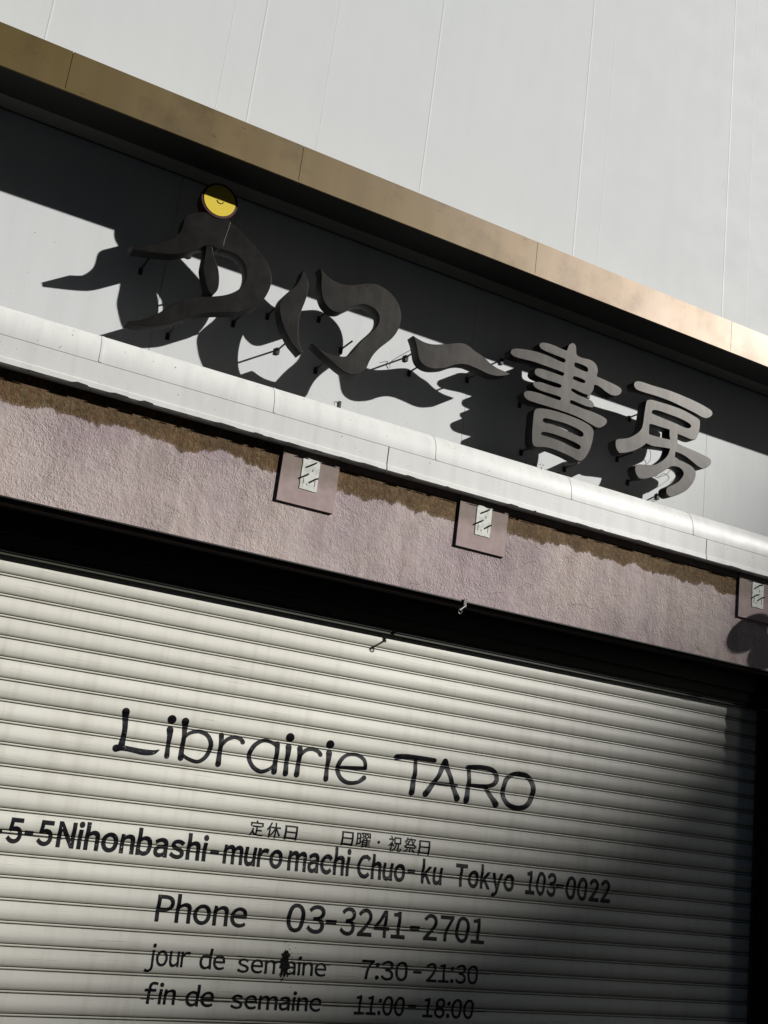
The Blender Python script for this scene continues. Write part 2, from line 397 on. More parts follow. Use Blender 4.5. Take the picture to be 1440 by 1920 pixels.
# ragged sealant / dirt line along the bottom lip
bm = bmesh.new(); x = X0
while x < X1:
    L = random.uniform(0.02, 0.16); hh = random.uniform(0.0015, 0.007)*(1.6 if random.random() < .25 else 1)
    zz = 0.7365
    a = [bm.verts.new(p) for p in ((x, YL-0.0056, zz-0.002), (x+L, YL-0.0056, zz-0.002), (x+L*0.85, YL-0.0058, zz+hh), (x+L*0.4, YL-0.0058, zz+hh*1.3), (x+L*0.1, YL-0.0058, zz+hh*0.3))]
    bm.faces.new(a); x += L*random.uniform(0.9, 1.9)
o = obj('sealant_smear', bm, M['soot']); o.parent = lg; o.matrix_parent_inverse = Matrix.Translation(-lg.location); o['kind'] = 'stuff'

# pink stucco band
st = empty('stucco_wall', (X0, YP, 0.27)); tag(st, 'rough pink stucco band above the roller shutter', 'wall', kind='structure')
kids = [obj('stucco', box(X0, X1, YP, 0.20, 0.257, 0.929), M['stucco']),
        obj('edge_bead', box(X0, X1, YP-0.0015, YP+0.012, 0.2515, 0.2565), M['header'], bevel=0.001),
        obj('soffit', box(X0, 4.46, YP+0.0125, 0.05, 0.240, 0.2562), M['soffit']),
        obj('soffit_trim', box(X0, 4.46, YP+0.018, YP+0.026, 0.2345, 0.2395), M['red'])]
for a, b in ((1.722, 2.332), (2.598, 4.047)):
    kids.append(obj('batten', box(a, b, YP-0.003, YP-0.0002, 0.703, 0.76), M['board'], bevel=0.0006))
adopt(st, kids)
# header above the shutter
hd = empty('shutter_header', (X0, 0, 0.03)); tag(hd, 'black brown header box above the roller shutter', 'shutter box')
kids = [obj('header_board', box(X0, 4.45, -0.050, 0.04, 0.150, 0.2395), M['header']),
        obj('lower_board', box(X0, 4.45, -0.030, 0.04, 0.100, 0.1495), M['header_slot']),
        obj('slot_rail', box(X0, 4.45, -0.026, -0.006, 0.082, 0.0990), M['header'], bevel=0.001),
        obj('slot_rail', box(X0, 4.45, -0.022, -0.006, 0.070, 0.0770), M['header_slot'], bevel=0.001)]
adopt(hd, kids)
# right pillar + guide rail
pl = empty('pillar', (5.4, 0, GZ)); tag(pl, 'dark pillar at the right edge of the shutter', 'pillar', kind='structure')
adopt(pl, [obj('pillar_face', box(4.462, X1, YP+0.002, 0.3, GZ, 0.2505), M['header'], bevel=0.004)])
gr = empty('guide_rail', (4.44, 0, GZ)); tag(gr, 'dark vertical guide rail at the right end of the shutter', 'guide rail')
adopt(gr, [obj('rail_face', box(4.395, 4.461, -0.030, -0.012, GZ, 0.0695), M['header_slot'], bevel=0.002),
           obj('rail_lip', box(4.388, 4.3945, -0.034, -0.012, GZ, 0.0695), M['header'], bevel=0.001),
           obj('rail_reveal', box(4.4485, 4.4615, -0.176, -0.0305, GZ, 0.2335), M['header'])])

# ------------------------------------------------------------------ roller shutter
P = 0.077
# profile of one slat: z below the joint centre (m), y outwards (m)
prof = [(0.0000, 0.0010)]
PR = [(0.0, 0.0013), (0.0016, 0.0011), (0.0028, 0.0004), (0.0031, -0.0030), (0.0053, -0.0030), (0.0057, 0.0001)]
n = 16
for i in range(n+1):
    s_ = i/n; z = 0.0059+s_*(0.0708-0.0059)
    PR.append((z, 0.0002+0.0052*math.sin(math.pi*s_**1.35) if 0 < s_ < 1 else 0.0002))
PR += [(0.0710, -0.0026), (0.0727, -0.0026), (0.0735, 0.0004), (0.0752, 0.0011)]
def slat_y(z):
    """outward offset of the slat surface; z = metres below seam 0"""
    u = z % P
    if u > PR[-1][0]: return PR[-1][1]+(PR[0][1]-PR[-1][1])*(u-PR[-1][0])/(P-PR[-1][0])
    for (a, ya), (b, yb) in zip(PR, PR[1:]):
        if a <= u <= b: return ya+(yb-ya)*(u-a)/(b-a+1e-9)
    return PR[0][1]
sh = empty('roller_shutter', (1.5, 0, GZ))
tag(sh, 'closed cream roller shutter with black painted lettering', 'shutter')
slat_me = None; kids = []
for k in range(-2, 29):
    if slat_me is None:
        bm = bmesh.new()
        a = [bm.verts.new((X0, -y, -z)) for z, y in PR+[(P, PR[0][1])]]; b = [bm.verts.new((4.43, -y, -z)) for z, y in PR+[(P, PR[0][1])]]
        for i in range(len(a)-1): bm.faces.new((a[i+1], a[i], b[i], b[i+1])).smooth = True
        back = [bm.verts.new((x, 0.006, z)) for x, z in ((X0, 0), (4.43, 0), (4.43, -P), (X0, -P))]
        bm.faces.new(back)
        bm.normal_update()
        for e in bm.edges:
            if len(e.link_faces) == 2 and e.calc_face_angle(0) > R(40): e.smooth = False
        o = obj('slat', bm, M['slat']); slat_me = o.data
        o.data.set_sharp_from_angle(angle=R(40))
    else:
        o = bpy.data.objects.new('slat', slat_me); C.objects.link(o)
    o.location = (0, 0, -k*P+0.0)
    kids.append(o)
adopt(sh, kids)
for o in kids: o.matrix_parent_inverse = Matrix.Translation(-sh.location)

# pixel -> shutter coordinates, following the slat joints seen in the photo
SEAM = [(0,0,7.72756), (0,1,12.12607), (0,2,-0.13045), (0,3,-0.11383), (1,0,-2.46854), (1,1,1.97917), (1,2,0.07164), (2,0,-0.07321), (2,1,0.23426)]
def at_sh(px, py):
    u, v = (px-650)/650, (py-1480)/430
    i = sum(c*u**a*v**b for (a, b, c) in SEAM)
    p = at(px, py, 0.0)
    # X from the ray, Z from the joints
    return p.x, -P*i

def drape(tris_bm, name, label):
    """cut flat lettering (x, 0, z) along the slat profile and lay it on the slats"""
    bm = tris_bm
    zs = [v.co.z for v in bm.verts]; z0, z1 = min(zs), max(zs)
    cuts = [z for z, y in PR]
    k = int(math.floor(-z1/P))-1
    while -k*P > z0-P:
        for c in cuts:
            z = -(k*P+c)
            if z0 < z < z1:
                bmesh.ops.bisect_plane(bm, geom=bm.verts[:]+bm.edges[:]+bm.faces[:], plane_co=(0, 0, z), plane_no=(0, 0, 1), dist=1e-6)
        k += 1
    bmesh.ops.triangulate(bm, faces=bm.faces[:])
    for v in bm.verts: v.co.y = -slat_y(-v.co.z)-0.0006
    # no paint reaches the bottom of the joint slots
    dead = [f for f in bm.faces if 0.0029 < ((-f.calc_center_median().z) % P) < 0.0056 or 0.0709 < ((-f.calc_center_median().z) % P) < 0.0729]
    bmesh.ops.delete(bm, geom=dead, context='FACES')
    bmesh.ops.recalc_face_normals(bm, faces=bm.faces[:])
    for f in bm.faces:
        if f.normal.y > 0: f.normal_flip()
    o = obj(name, bm, M['ink'], sh); o.matrix_parent_inverse = Matrix.Translation(-sh.location)
    if label: o['label'] = label
    return o

FONT = bpy.data.fonts.load('<builtin>')
def glyph_bm(ch, off):
    cu = bpy.data.curves.new('t', 'FONT'); cu.body = ch; cu.font = FONT; cu.resolution_u = 5; cu.offset = off
    ob = bpy.data.objects.new('t', cu); C.objects.link(ob)
    bpy.context.view_layer.update()
    me = bpy.data.meshes.new_from_object(ob.evaluated_get(bpy.context.evaluated_depsgraph_get()))
    bpy.data.objects.remove(ob); bpy.data.curves.remove(cu)
    g = [tuple(v.co) for v in me.vertices], [tuple(p.vertices) for p in me.polygons]
    bpy.data.meshes.remove(me); return g
CACHE = {}
def glyph(ch, off):
    if (ch, off) not in CACHE: CACHE[ch, off] = glyph_bm(ch, off)
    return CACHE[ch, off]
def word(label, s, pl, prr, top, off=0.0, gap=0.075, wide=False):
    """s between the baseline pixels pl and prr, capitals reaching the pixel top; each glyph a part"""
    xa, za = at_sh(*pl); xb, zb = at_sh(*prr); zc = at_sh(*top)[1]
    zb0 = (za+zb)/2; cap = zc-za
    gl = []; x = 0
    for ch in s:
        full = ch if ord(ch) > 0x2000 or wide else chr(ord(ch)+0xFEE0)
        v, f = glyph(full, off)
        x0 = min(p[0] for p in v); x1 = max(p[0] for p in v)
        if ch == '・': x += 0.12
        gl.append((v, f, x-x0)); x += (x1-x0)+gap+(0.12 if ch == '・' else 0)
    total = x-gap
    H = max(p[1] for p in glyph('日' if wide else 'Ｈ', off)[0]); B0 = min(p[1] for p in glyph('日', off)[0]) if wide else 0
    for v, f, dx in gl:
        bm = bmesh.new()
        vs = [bm.verts.new((xa+(p[0]+dx)/total*(xb-xa), 0, zb0+(p[1]-B0)/(H-B0)*cap)) for p in v]
        for q in f:
            try: bm.faces.new([vs[i] for i in q])
            except ValueError: pass
        drape(bm, 'painted_letter', None)
def dash(pl, prr, half):
    xa, za = at_sh(*pl); xb, zb = at_sh(*prr); z = (za+zb)/2
    bm = bmesh.new(); bm.faces.new([bm.verts.new(p) for p in ((xa, 0, z-half), (xb, 0, z-half), (xb, 0, z+half), (xa, 0, z+half))])
    drape(bm, 'painted_letter', None)

# -- painted brush lettering "Librairie TARO": strokes as (pixel, width) chains
def smooth_chain(pts, n=6):
    out = []
    P_ = [pts[0]]+list(pts)+[pts[-1]]
    for i in range(1, len(P_)-2):
        a, b, c, d = P_[i-1], P_[i], P_[i+1], P_[i+2]
        for j in range(n):
            t = j/n
            out.append(tuple(0.5*((2*b[k])+(-a[k]+c[k])*t+(2*a[k]-5*b[k]+4*c[k]-d[k])*t*t+(-a[k]+3*b[k]-3*c[k]+d[k])*t**3) for k in range(len(b))))
    out.append(tuple(pts[-1])); return out
def stroke(bm, pts, ox, oy, sc, yoff=0.0):
    """variable width stroke with round ends, in shutter coordinates"""
    ch = []
    for x, y, wd in smooth_chain(pts, 5):
        X, Z = at_sh(ox+x/sc, oy+y/sc); X2, _ = at_sh(ox+(x+wd)/sc, oy+y/sc); ch.append((X, Z, abs(X2-X)/2*1.14))
    L = []; Rr = []
    for i, (X, Z, r) in enumerate(ch):
        a = ch[max(0, i-1)]; b = ch[min(len(ch)-1, i+1)]
        dx, dz = b[0]-a[0], b[1]-a[1]; l = math.hypot(dx, dz) or 1
        nx, nz = -dz/l, dx/l; L.append((X+nx*r, Z+nz*r)); Rr.append((X-nx*r, Z-nz*r))
    for i in range(len(L)-1):
        vs = [bm.verts.new((p[0], 0, p[1])) for p in (L[i], L[i+1], Rr[i+1], Rr[i])]
        try: bm.faces.new(vs)
        except ValueError: pass
    for X, Z, r in (ch[0], ch[-1]):
        bm.faces.new([bm.verts.new((X+r*math.cos(t*math.pi/7), 0, Z+r*math.sin(t*math.pi/7))) for t in range(14)])
A = (180, 1300, 2.769); B = (660, 1380, 2.769)
LIB = [[[(152,108,36),(151,128,30),(148,180,25),(140,240,24),(126,292,34)], [(100,299,34),(130,298,26),(180,308,24),(240,322,27),(290,325,22),(322,313,6)]],
    [[(390,153,40),(391,153,40)], [(381,207,32),(374,270,20),(362,345,24)]],
    [[(460,165,35),(459,190,26),(450,262,20),(434,356,26)], [(447,255,16),(480,228,16),(530,218,18),(575,240,20),(592,290,21),(570,345,19),(525,376,17),(475,362,16),(442,338,14)]],
    [[(648,240,24),(641,310,20),(628,390,26)], [(643,300,12),(672,265,17),(715,250,17),(748,262,18),(757,276,22)]],
    [[(940,305,14),(905,277,15),(860,270,17),(812,300,20),(790,350,20),(806,402,19),(850,431,18),(900,415,15),(928,385,13)], [(938,288,24),(932,350,20),(918,432,26)]],
    [[(1003,253,38),(1004,253,38)], [(996,303,28),(987,370,20),(977,442,25)]],
    [[(1055,312,26),(1048,380,20),(1035,448,25)], [(1050,355,12),(1082,322,16),(1120,314,17),(1150,328,18),(1160,343,20)]],
    [[(1211,290,36),(1212,290,36)], [(1206,335,28),(1197,400,18),(1187,471,23)]],
    [[(1250,410,14),(1320,413,16),(1394,414,15)], [(1393,414,16),(1388,372,17),(1352,345,15),(1302,345,15),(1264,375,18),(1250,420,20),(1264,465,19),(1302,490,17),(1352,487,16),(1388,464,20)]]]
TARO = [[[(228,133,24),(280,130,20),(350,138,19),(425,149,18)], [(328,150,16),(320,230,20),(304,318,26)]],
    [[(480,155,26),(440,238,18),(376,324,26)], [(480,155,26),(505,230,19),(522,290,20),(540,346,26)], [(422,268,12),(480,274,15),(540,279,12)]],
    [[(605,188,18),(602,270,19),(588,356,26)], [(598,184,20),(660,181,18),(720,193,18),(748,226,21),(738,262,19),(700,279,15),(606,276,13)], [(686,281,15),(715,330,20),(742,374,26)]],
    [[(862,212,18),(905,224,19),(935,268,22),(930,332,22),(898,380,20),(850,391,19),(800,368,19),(779,318,20),(793,252,19),(828,218,18),(862,212,18)]]]
for fr, grp in ((A, LIB), (B, TARO)):
    for letter in grp:
        bm = bmesh.new()
        for pts in letter: stroke(bm, pts, *fr)
        o = drape(bm, 'painted_letter', None)

for ch, x0, x1, y in (('定',464,491,1575),('休',496,523,1579),('日',530,554,1583),('日',637,659,1594),('曜',665,692,1597),('・',705,711,1601),('祝',725,750,1604),('祭',754,778,1607),('日',782,803,1610)):
    if ch == '・':
        bm = bmesh.new(); cx, cz = at_sh(708, 1588)
        bm.faces.new([bm.verts.new((cx+0.0065*math.cos(t), 0, cz+0.0065*math.sin(t))) for t in [j*math.pi/6 for j in range(12)]])
        drape(bm, 'painted_letter', None); continue
    word('', ch, (x0, y), (x1, y+2.5), (x0+2, y-27), 0.012, wide=True)
ob_ = 0.032
for s, pl, prr, top in (('1',(-36,1571),(-20,1573),(-32,1527)), ('5',(9,1578),(38,1581),(12,1532)), ('5',(66,1584),(95,1588),(69,1538)),
    ('Nihonbashi',(103,1589),(384,1621),(107,1542)), ('muro',(415,1625),(526,1636),(419,1580)), ('machi',(536,1638),(652,1650),(540,1591)),
    ('Chuo',(666,1653),(757,1659),(669,1611)), ('ku',(787,1662),(826,1665),(790,1621)), ('Tokyo',(850,1668),(962,1674),(852,1627)),
    ('103',(983,1679),(1040,1683),(986,1637)), ('0022',(1058,1688),(1142,1691),(1060,1647))):
    word('', s, pl, prr, top, ob_)
for x0, x1, y in ((-12,4,1557), (46,62,1563), (393,409,1605), (763,777,1641), (1042,1056,1664)): dash((x0, y), (x1, y+2), 0.0085)
ob_ = 0.018
for s, pl, prr, top in (('Phone',(288,1731),(459,1745),(292,1682)), ('03',(533,1752),(605,1756),(536,1701)), ('3241',(634,1759),(757,1764),(637,1709)), ('2701',(790,1767),(906,1772),(792,1720))):
    word('', s, pl, prr, top, ob_)
for x0, x1, y in ((610,630,1735), (768,786,1745)): dash((x0, y), (x1, y+2), 0.009)
ob_ = 0.014
for s, pl, prr, top in (('jour',(270,1813),(353,1818),(290,1776)), ('de',(371,1820),(419,1823),(374,1785)), ('semaine',(442,1827),(609,1835),(446,1794)),
    ('7:30',(674,1839),(762,1842),(676,1804)), ('21:30',(796,1843),(894,1846),(798,1809))):
    word('', s, pl, prr, top, ob_)
dash((774, 1826), (790, 1827), 0.005)
ob_ = 0.019
for s, pl, prr, top in (('fin',(266,1884),(326,1887),(280,1847)), ('de',(345,1889),(398,1891),(348,1852)), ('semaine',(430,1893),(600,1900),(434,1859)),
    ('11:00',(662,1903),(756,1906),(664,1868)), ('18:00',(790,1907),(886,1909),(792,1872))):
    word('', s, pl, prr, top, ob_)
dash((765, 1888), (780, 1889), 0.006)
# paint dragged along the slat joints beside the lettering
rj = random.Random(11)
for x0, x1, y in ((384, 1150, 1640), (0, 384, 1575), (628, 912, 1745), (442, 900, 1806), (262, 892, 1880)):
    xa, za = at_sh(x0, y if y != 1640 else 1602); xb, zb = at_sh(x1, y+(8 if y != 1640 else 24) + (0 if y != 1575 else 24))
    k = round(-((za+zb)/2)/P)
    for top, bot in ((0.0078, 0.0046), (-0.0060, -0.0082)):
        x = xa
        while x < xb:
            L = rj.uniform(0.03, 0.16); e = rj.uniform(-0.0008, 0.0008)
            if rj.random() < (0.82 if x0 > 10 else 0.45):
                bm = bmesh.new(); zs_ = -k*P
                n_ = 8; up_ = [(x+L*i/n_, zs_+top+rj.uniform(-.0008, .0008)+e) for i in range(n_+1)]; dn_ = [(x+L*i/n_, zs_+bot) for i in range(n_+1)]
                vs = [bm.verts.new((p[0], 0, p[1])) for p in up_+dn_[::-1]]
                bm.faces.new(vs); drape(bm, 'paint_smear', None)
            x += L
# soot mark on the weekday line
bm = bmesh.new()
cx, cz = at_sh(533, 1812)
rnd = random.Random(3)
for i in range(190):
    a = rnd.uniform(0, 6.283); rr = abs(rnd.gauss(0, 0.024)); x = cx+math.cos(a)*rr*0.75; z = cz+math.sin(a)*rr*1.8-0.003
    r = rnd.uniform(0.002, 0.011)*(1-min(0.8, rr/0.05))
    bm.faces.new([bm.verts.new((x+r*math.cos(t), 0, z+r*1.4*math.sin(t))) for t in [j*math.pi/4+rnd.uniform(-.2, .2) for j in range(8)]])
o = drape(bm, 'soot_mark', 'dark sooty blot over the weekday opening hours')
o.data.materials.clear(); o.data.materials.append(M['soot'])

# ------------------------------------------------------------------ metal characters of the shop sign
HF, HB = 0.180, 0.120           # front and back of the characters, metres off the sign wall
def outline(pts, ox, oy, sc, Y, n=4, corner=58):
    pts = [(ox+x/sc, oy+y/sc) for x, y in pts]; out = []
    L = len(pts)
    for i in range(L):
        a, b, c, d = pts[i-1], pts[i], pts[(i+1) % L], pts[(i+2) % L]
        def ang(p, q, r):
            v1 = (q[0]-p[0], q[1]-p[1]); v2 = (r[0]-q[0], r[1]-q[1])
            m_ = math.hypot(*v1)*math.hypot(*v2)
            return math.degrees(math.acos(max(-1, min(1, (v1[0]*v2[0]+v1[1]*v2[1])/(m_ or 1)))))
        sb = ang(a, b, c) > corner; sc_ = ang(b, c, d) > corner
        a2 = b if sb else a; d2 = c if sc_ else d
        for j in range(n):
            t = j/n
            out.append(tuple(0.5*((2*b[k])+(-a2[k]+c[k])*t+(2*a2[k]-5*b[k]+4*c[k]-d2[k])*t*t+(-a2[k]+3*b[k]-3*c[k]+d2[k])*t**3) for k in range(2)))
    return [at(x, y, Y) for x, y in out]
def plate_mesh(polys, origin, h0, h1, bev=0.0016):
    cu = bpy.data.curves.new('c', 'CURVE'); cu.dimensions = '2D'; cu.fill_mode = 'BOTH'
    for pl_ in polys:
        s = cu.splines.new('POLY'); s.points.add(len(pl_)-1)
        for q, p in zip(s.points, pl_): q.co = (p.x-origin.x, p.z-origin.z, 0, 1)
        s.use_cyclic_u = True
    cu.extrude = (h1-h0)/2-bev; cu.bevel_depth = bev; cu.bevel_resolution = 1; cu.offset = -bev
    ob = bpy.data.objects.new('c', cu); C.objects.link(ob); bpy.context.view_layer.update()
    me = bpy.data.meshes.new_from_object(ob.evaluated_get(bpy.context.evaluated_depsgraph_get()))
    bpy.data.objects.remove(ob); bpy.data.curves.remove(cu)
    mid = (h0+h1)/2
    for v in me.vertices: v.co = Vector((v.co.x, -mid-v.co.z, v.co.y))
    me.materials.clear(); me.materials.append(M['letter']); me.materials.append(M['letter_side'])
    me.update()
    for p in me.polygons: p.material_index = 0 if p.normal.y < -0.3 else 1
    return me
def character(label, pieces, ox, oy, sc, pins, lift=(0, 0, 0)):
    Yf = YW-HF
    allp = [outline(p, ox, oy, sc, Yf) for pc in pieces for p in pc]
    xs = [q.x for l in allp for q in l]; zs = [q.z for l in allp for q in l]
    org = Vector(((min(xs)+max(xs))/2, YW, min(zs)))
    root = empty('sign_character', org)
    tag(root, label, 'sign letter', 'metal characters of the shop sign')
    for pc, lf in zip(pieces, lift):
        flat_obj('stroke', plate_mesh([outline(p, ox, oy, sc, Yf) for p in pc], org, HB-lf, HF+lf), None, root)
    for (px, py) in pins:
        p = at(px, py, YW-HB)
        bm = cyl((p.x-org.x, -HB-0.001, p.z-org.z), (p.x-org.x, -0.002, p.z-org.z), 0.0042, seg=10)
        pn = obj('mounting_pin', bm, M['pin'], root)
        bm = box(p.x-org.x-0.008, p.x-org.x+0.008, -0.008, -0.0004, p.z-org.z-0.022, p.z-org.z+0.008)
        obj('pin_foot', bm, M['pin'], pn, bevel=0.0015)
    return root, org

TS = [(128,668),(118,630),(200,634),(300,622),(380,603),(450,575),(500,545),(535,508),(552,460),(566,405),(600,370),(700,350),(800,362),(900,388),(958,432),(938,500),(905,590),(893,640),(850,665),(800,640),(740,636),(690,655),(600,690),(500,708),(400,704),(300,692),(210,680)]
TC = [(905,425),(945,428),(958,436),(1040,500),(1110,575),(1190,665),(1250,750),(1285,830),(1302,905),(1290,985),(1250,1065),(1190,1135),(1100,1180),(1000,1195),(880,1197),(760,1203),(660,1224),(560,1255),(450,1288),(340,1306),(240,1311),(150,1303),(82,1284),
      (88,1270),(180,1262),(260,1240),(340,1205),(420,1155),(500,1112),(590,1080),(680,1064),(800,1060),(900,1050),(980,1026),(1045,985),(1080,930),(1090,860),(1072,785),(1025,725),(960,690),(890,668),(840,640),(860,540),(890,460)]
TD = [(770,610),(800,640),(808,690),(822,740),(852,830),(860,930),(846,1005),(800,1056),(765,1005),(738,910),(722,820),(732,750),(742,700),(750,640)]
ta, o_ta = character('leftmost dark metal character with a yellow disc on top', [[TS], [TC], [TD]], 220, 320, 4.5,
    [(278,486), (330,611), (455,588), (430,440), (372,455), (400,530)], (0.003, 0, 0.0015))
LA = [(350,140),(382,185),(403,255),(400,335),(378,420),(345,505),(322,580),(308,660),(305,740),(315,830),(350,925),(330,944),(285,890),(240,835),(190,740),(152,645),(132,560),(124,475),(148,405),(210,345),(280,285),(325,215)]
LB = [(515,115),(560,160),(620,215),(700,258),(780,278),(880,271),(980,262),(1060,270),(1150,315),(1222,382),(1272,462),(1296,560),(1290,650),(1258,730),(1200,802),(1100,880),(1035,945),(992,1015),(960,1085),(915,1125),(855,1145),(780,1130),(700,1080),(600,990),(520,920),(440,842),
      (490,880),(560,922),(640,950),(715,967),(770,965),(820,930),(880,860),(955,780),(1040,705),(1080,645),(1085,580),(1055,525),(1000,485),(930,466),(860,478),(790,508),(720,540),(650,535),(590,490),(550,430),(530,350),(526,250),(530,180)]
ro, _o = character('second metal character, an open loop of two curved strokes', [[LA], [LB]], 500, 480, 5.143,
    [(520,574), (618,580), (612,678), (660,640), (540,640)])
BA = [(210,175),(270,215),(350,254),(430,272),(520,273),(610,265),(700,257),(780,262),(850,300),(920,358),(1000,412),(1070,480),(1150,538),(1230,575),(1300,600),(1260,622),(1150,630),(1060,610),(980,572),(900,535),(820,505),(740,497),(660,511),(580,538),(500,548),(420,545),(350,520),(300,478),(270,420),(255,340),(238,255)]
ba, _o = character('single wavy metal stroke in the middle of the sign', [[BA]], 740, 600, 6, [(790,684), (900,697), (785,655)])
SH1 = [(778,120),(792,90),(828,72),(856,92),(868,130),(875,200),(930,232),(1010,252),(1062,282),(1092,325),(1102,380),(1088,432),(1150,460),(1250,505),(1330,548),(1358,585),(1345,625),(1305,645),(1250,640),(1190,605),(1140,565),(1095,535),(1062,530),(1055,575),(1035,612),(1005,638),(960,628),(900,603),(830,570),(812,580),(830,600),(900,640),(1000,680),(1045,715),(1060,750),(1045,775),(980,762),(900,730),(820,695),(800,705),(806,728),(850,745),(950,785),(1050,820),(1150,865),(1195,900),(1198,935),(1170,970),(1120,992),(1080,985),(1000,940),(900,885),(780,835),(600,775),(450,730),(350,695),(310,660),(297,620),(320,595),(370,592),(450,610),(560,648),(680,690),(698,682),(692,660),(600,628),(500,597),(430,562),(400,525),(400,497),(480,495),(560,522),(640,548),(692,558),(706,540),(690,522),(600,492),(500,458),(435,425),(415,390),(425,355),(470,348),(550,370),(650,405),(718,430),(732,415),(725,395),(620,355),(500,312),(400,277),(250,240),(185,215),(155,180),(170,145),(220,132),(320,142),(430,165),(560,210),(680,265),(735,286),(748,270),(740,248),(660,215),(560,175),(490,140),(465,100),(480,75),(530,70),(620,95),(720,140),(765,155)]
H1 = [(850,296),(870,290),(970,330),(992,360),(988,382),(960,380),(870,340),(848,318)]
H2 = [(833,447),(855,437),(940,470),(965,490),(955,506),(920,500),(840,467)]
SH2 = [(415,805),(440,782),(520,782),(650,810),(800,860),(920,910),(1010,962),(1050,1010),(1055,1060),(1040,1150),(1010,1240),(965,1315),(920,1350),(880,1345),(780,1290),(650,1235),(550,1205),(430,1197),(395,1160),(388,1080),(395,950),(405,850)]
H3 = [(510,897),(540,890),(640,915),(760,950),(880,1005),(938,1045),(942,1075),(915,1085),(850,1060),(740,1010),(620,955),(530,935),(508,917)]
H4 = [(490,1047),(520,1038),(620,1060),(760,1110),(870,1160),(913,1190),(910,1213),(880,1220),(800,1185),(700,1135),(590,1095),(500,1068)]
sy, o_sy = character('densely barred metal character with six rows and a box below', [[SH1, H1, H2], [SH2, H3, H4]], 930, 630, 5.76,
    [(966,662), (1000,745), (1003,836), (1130,728), (1095,800), (1085,868)])
FB = [(430,125),(450,96),(510,94),(650,140),(850,200),(1050,280),(1200,350),(1320,420),(1352,462),(1340,500),(1290,526),(1230,515),(1150,470),(1000,395),(850,325),(700,270),(550,225),(465,192),(437,160)]
FM = [(575,335),(600,310),(640,308),(720,330),(850,370),(1000,425),(1120,490),(1190,535),(1207,580),(1198,670),(1175,740),(1150,778),(1100,776),(1020,742),(945,713),(943,770),(942,822),(1000,850),(1120,900),(1250,960),(1320,1000),(1337,1040),(1315,1085),(1250,1118),(1195,1100),(1130,1050),(1050,985),(980,945),(918,922),(910,985),(945,1007),(1020,1040),(1100,1085),(1148,1140),(1155,1200),(1120,1290),(1050,1370),(960,1420),(870,1450),(825,1430),(808,1390),(820,1340),(900,1300),(960,1260),(1000,1210),(1012,1170),(992,1130),(945,1100),(880,1092),(840,1110),(760,1160),(680,1205),(580,1235),(500,1235),(462,1195),(442,1130),(448,1085),(490,1068),(560,1072),(640,1075),(700,1060),(780,1010),(830,950),(852,885),(760,870),(650,855),(610,838),(575,822),(520,865),(440,905),(350,930),(260,938),(225,890),(212,830),(217,782),(250,768),(350,758),(440,720),(510,660),(535,590),(550,480)]
G1 = [(640,452),(660,432),(720,440),(850,485),(980,535),(1080,590),(1100,622),(1080,641),(1030,635),(930,590),(800,535),(690,490),(648,470)]
G2 = [(612,602),(640,598),(740,630),(848,662),(846,730),(855,775),(800,765),(700,740),(608,712)]
fu, o_fu = character('rightmost metal character, a flat bar over a flowing figure', [[FB], [FM, G1, G2]], 1120, 700, 6.26,
    [(1185,849), (1205,894), (1262,920), (1208,772), (1290,860), (1300,775)])

# yellow disc on top of the leftmost character
Yd = YW-0.184
c0 = at(412, 377, Yd); rr = (at(443, 377, Yd)-at(381, 377, Yd)).x/2
cl = c0-o_ta
def disc(r, y0, y1, seg=40):
    return cyl((cl.x, y0-YW-cl.y*0, cl.z), (cl.x, y1-YW, cl.z), r, seg=seg)
d = obj('disc', cyl((cl.x, -0.1820, cl.z), (cl.x, -0.188, cl.z), rr, seg=48), M['yellow'], ta, bevel=0.0008)
d['label'] = 'round yellow disc with a small black smile arc'
rim = bmesh.new()
for i in range(48):
    a0, a1 = 2*math.pi*i/48, 2*math.pi*(i+1)/48
    q = []
    for rad, y in ((rr+0.0008, -0.186), (rr+0.010, -0.186), (rr+0.010, -0.120), (rr+0.0008, -0.120)):
        q.append([(cl.x+rad*math.cos(a), y, cl.z+rad*math.sin(a)) for a in (a0, a1)])
    for j in range(4):
        k = (j+1) % 4
        rim.faces.new([rim.verts.new(p) for p in (q[j][0], q[j][1], q[k][1], q[k][0])])
bmesh.ops.remove_doubles(rim, verts=rim.verts[:], dist=1e-5); bmesh.ops.recalc_face_normals(rim, faces=rim.faces[:])
obj('rim', rim, M['red'], d)
arc = bmesh.new()
for i in range(10):
    a0 = math.pi*(1.08+0.84*i/10); a1 = math.pi*(1.08+0.84*(i+1)/10)
    arc.faces.new([arc.verts.new((cl.x+0.002+r_*math.cos(a), -0.1888, cl.z+0.002+r_*math.sin(a))) for r_, a in ((0.013, a0), (0.017, a0), (0.017, a1), (0.013, a1))][::-1])
bmesh.ops.recalc_face_normals(arc, faces=arc.faces[:])
obj('smile_mark', arc, M['soot'], d)

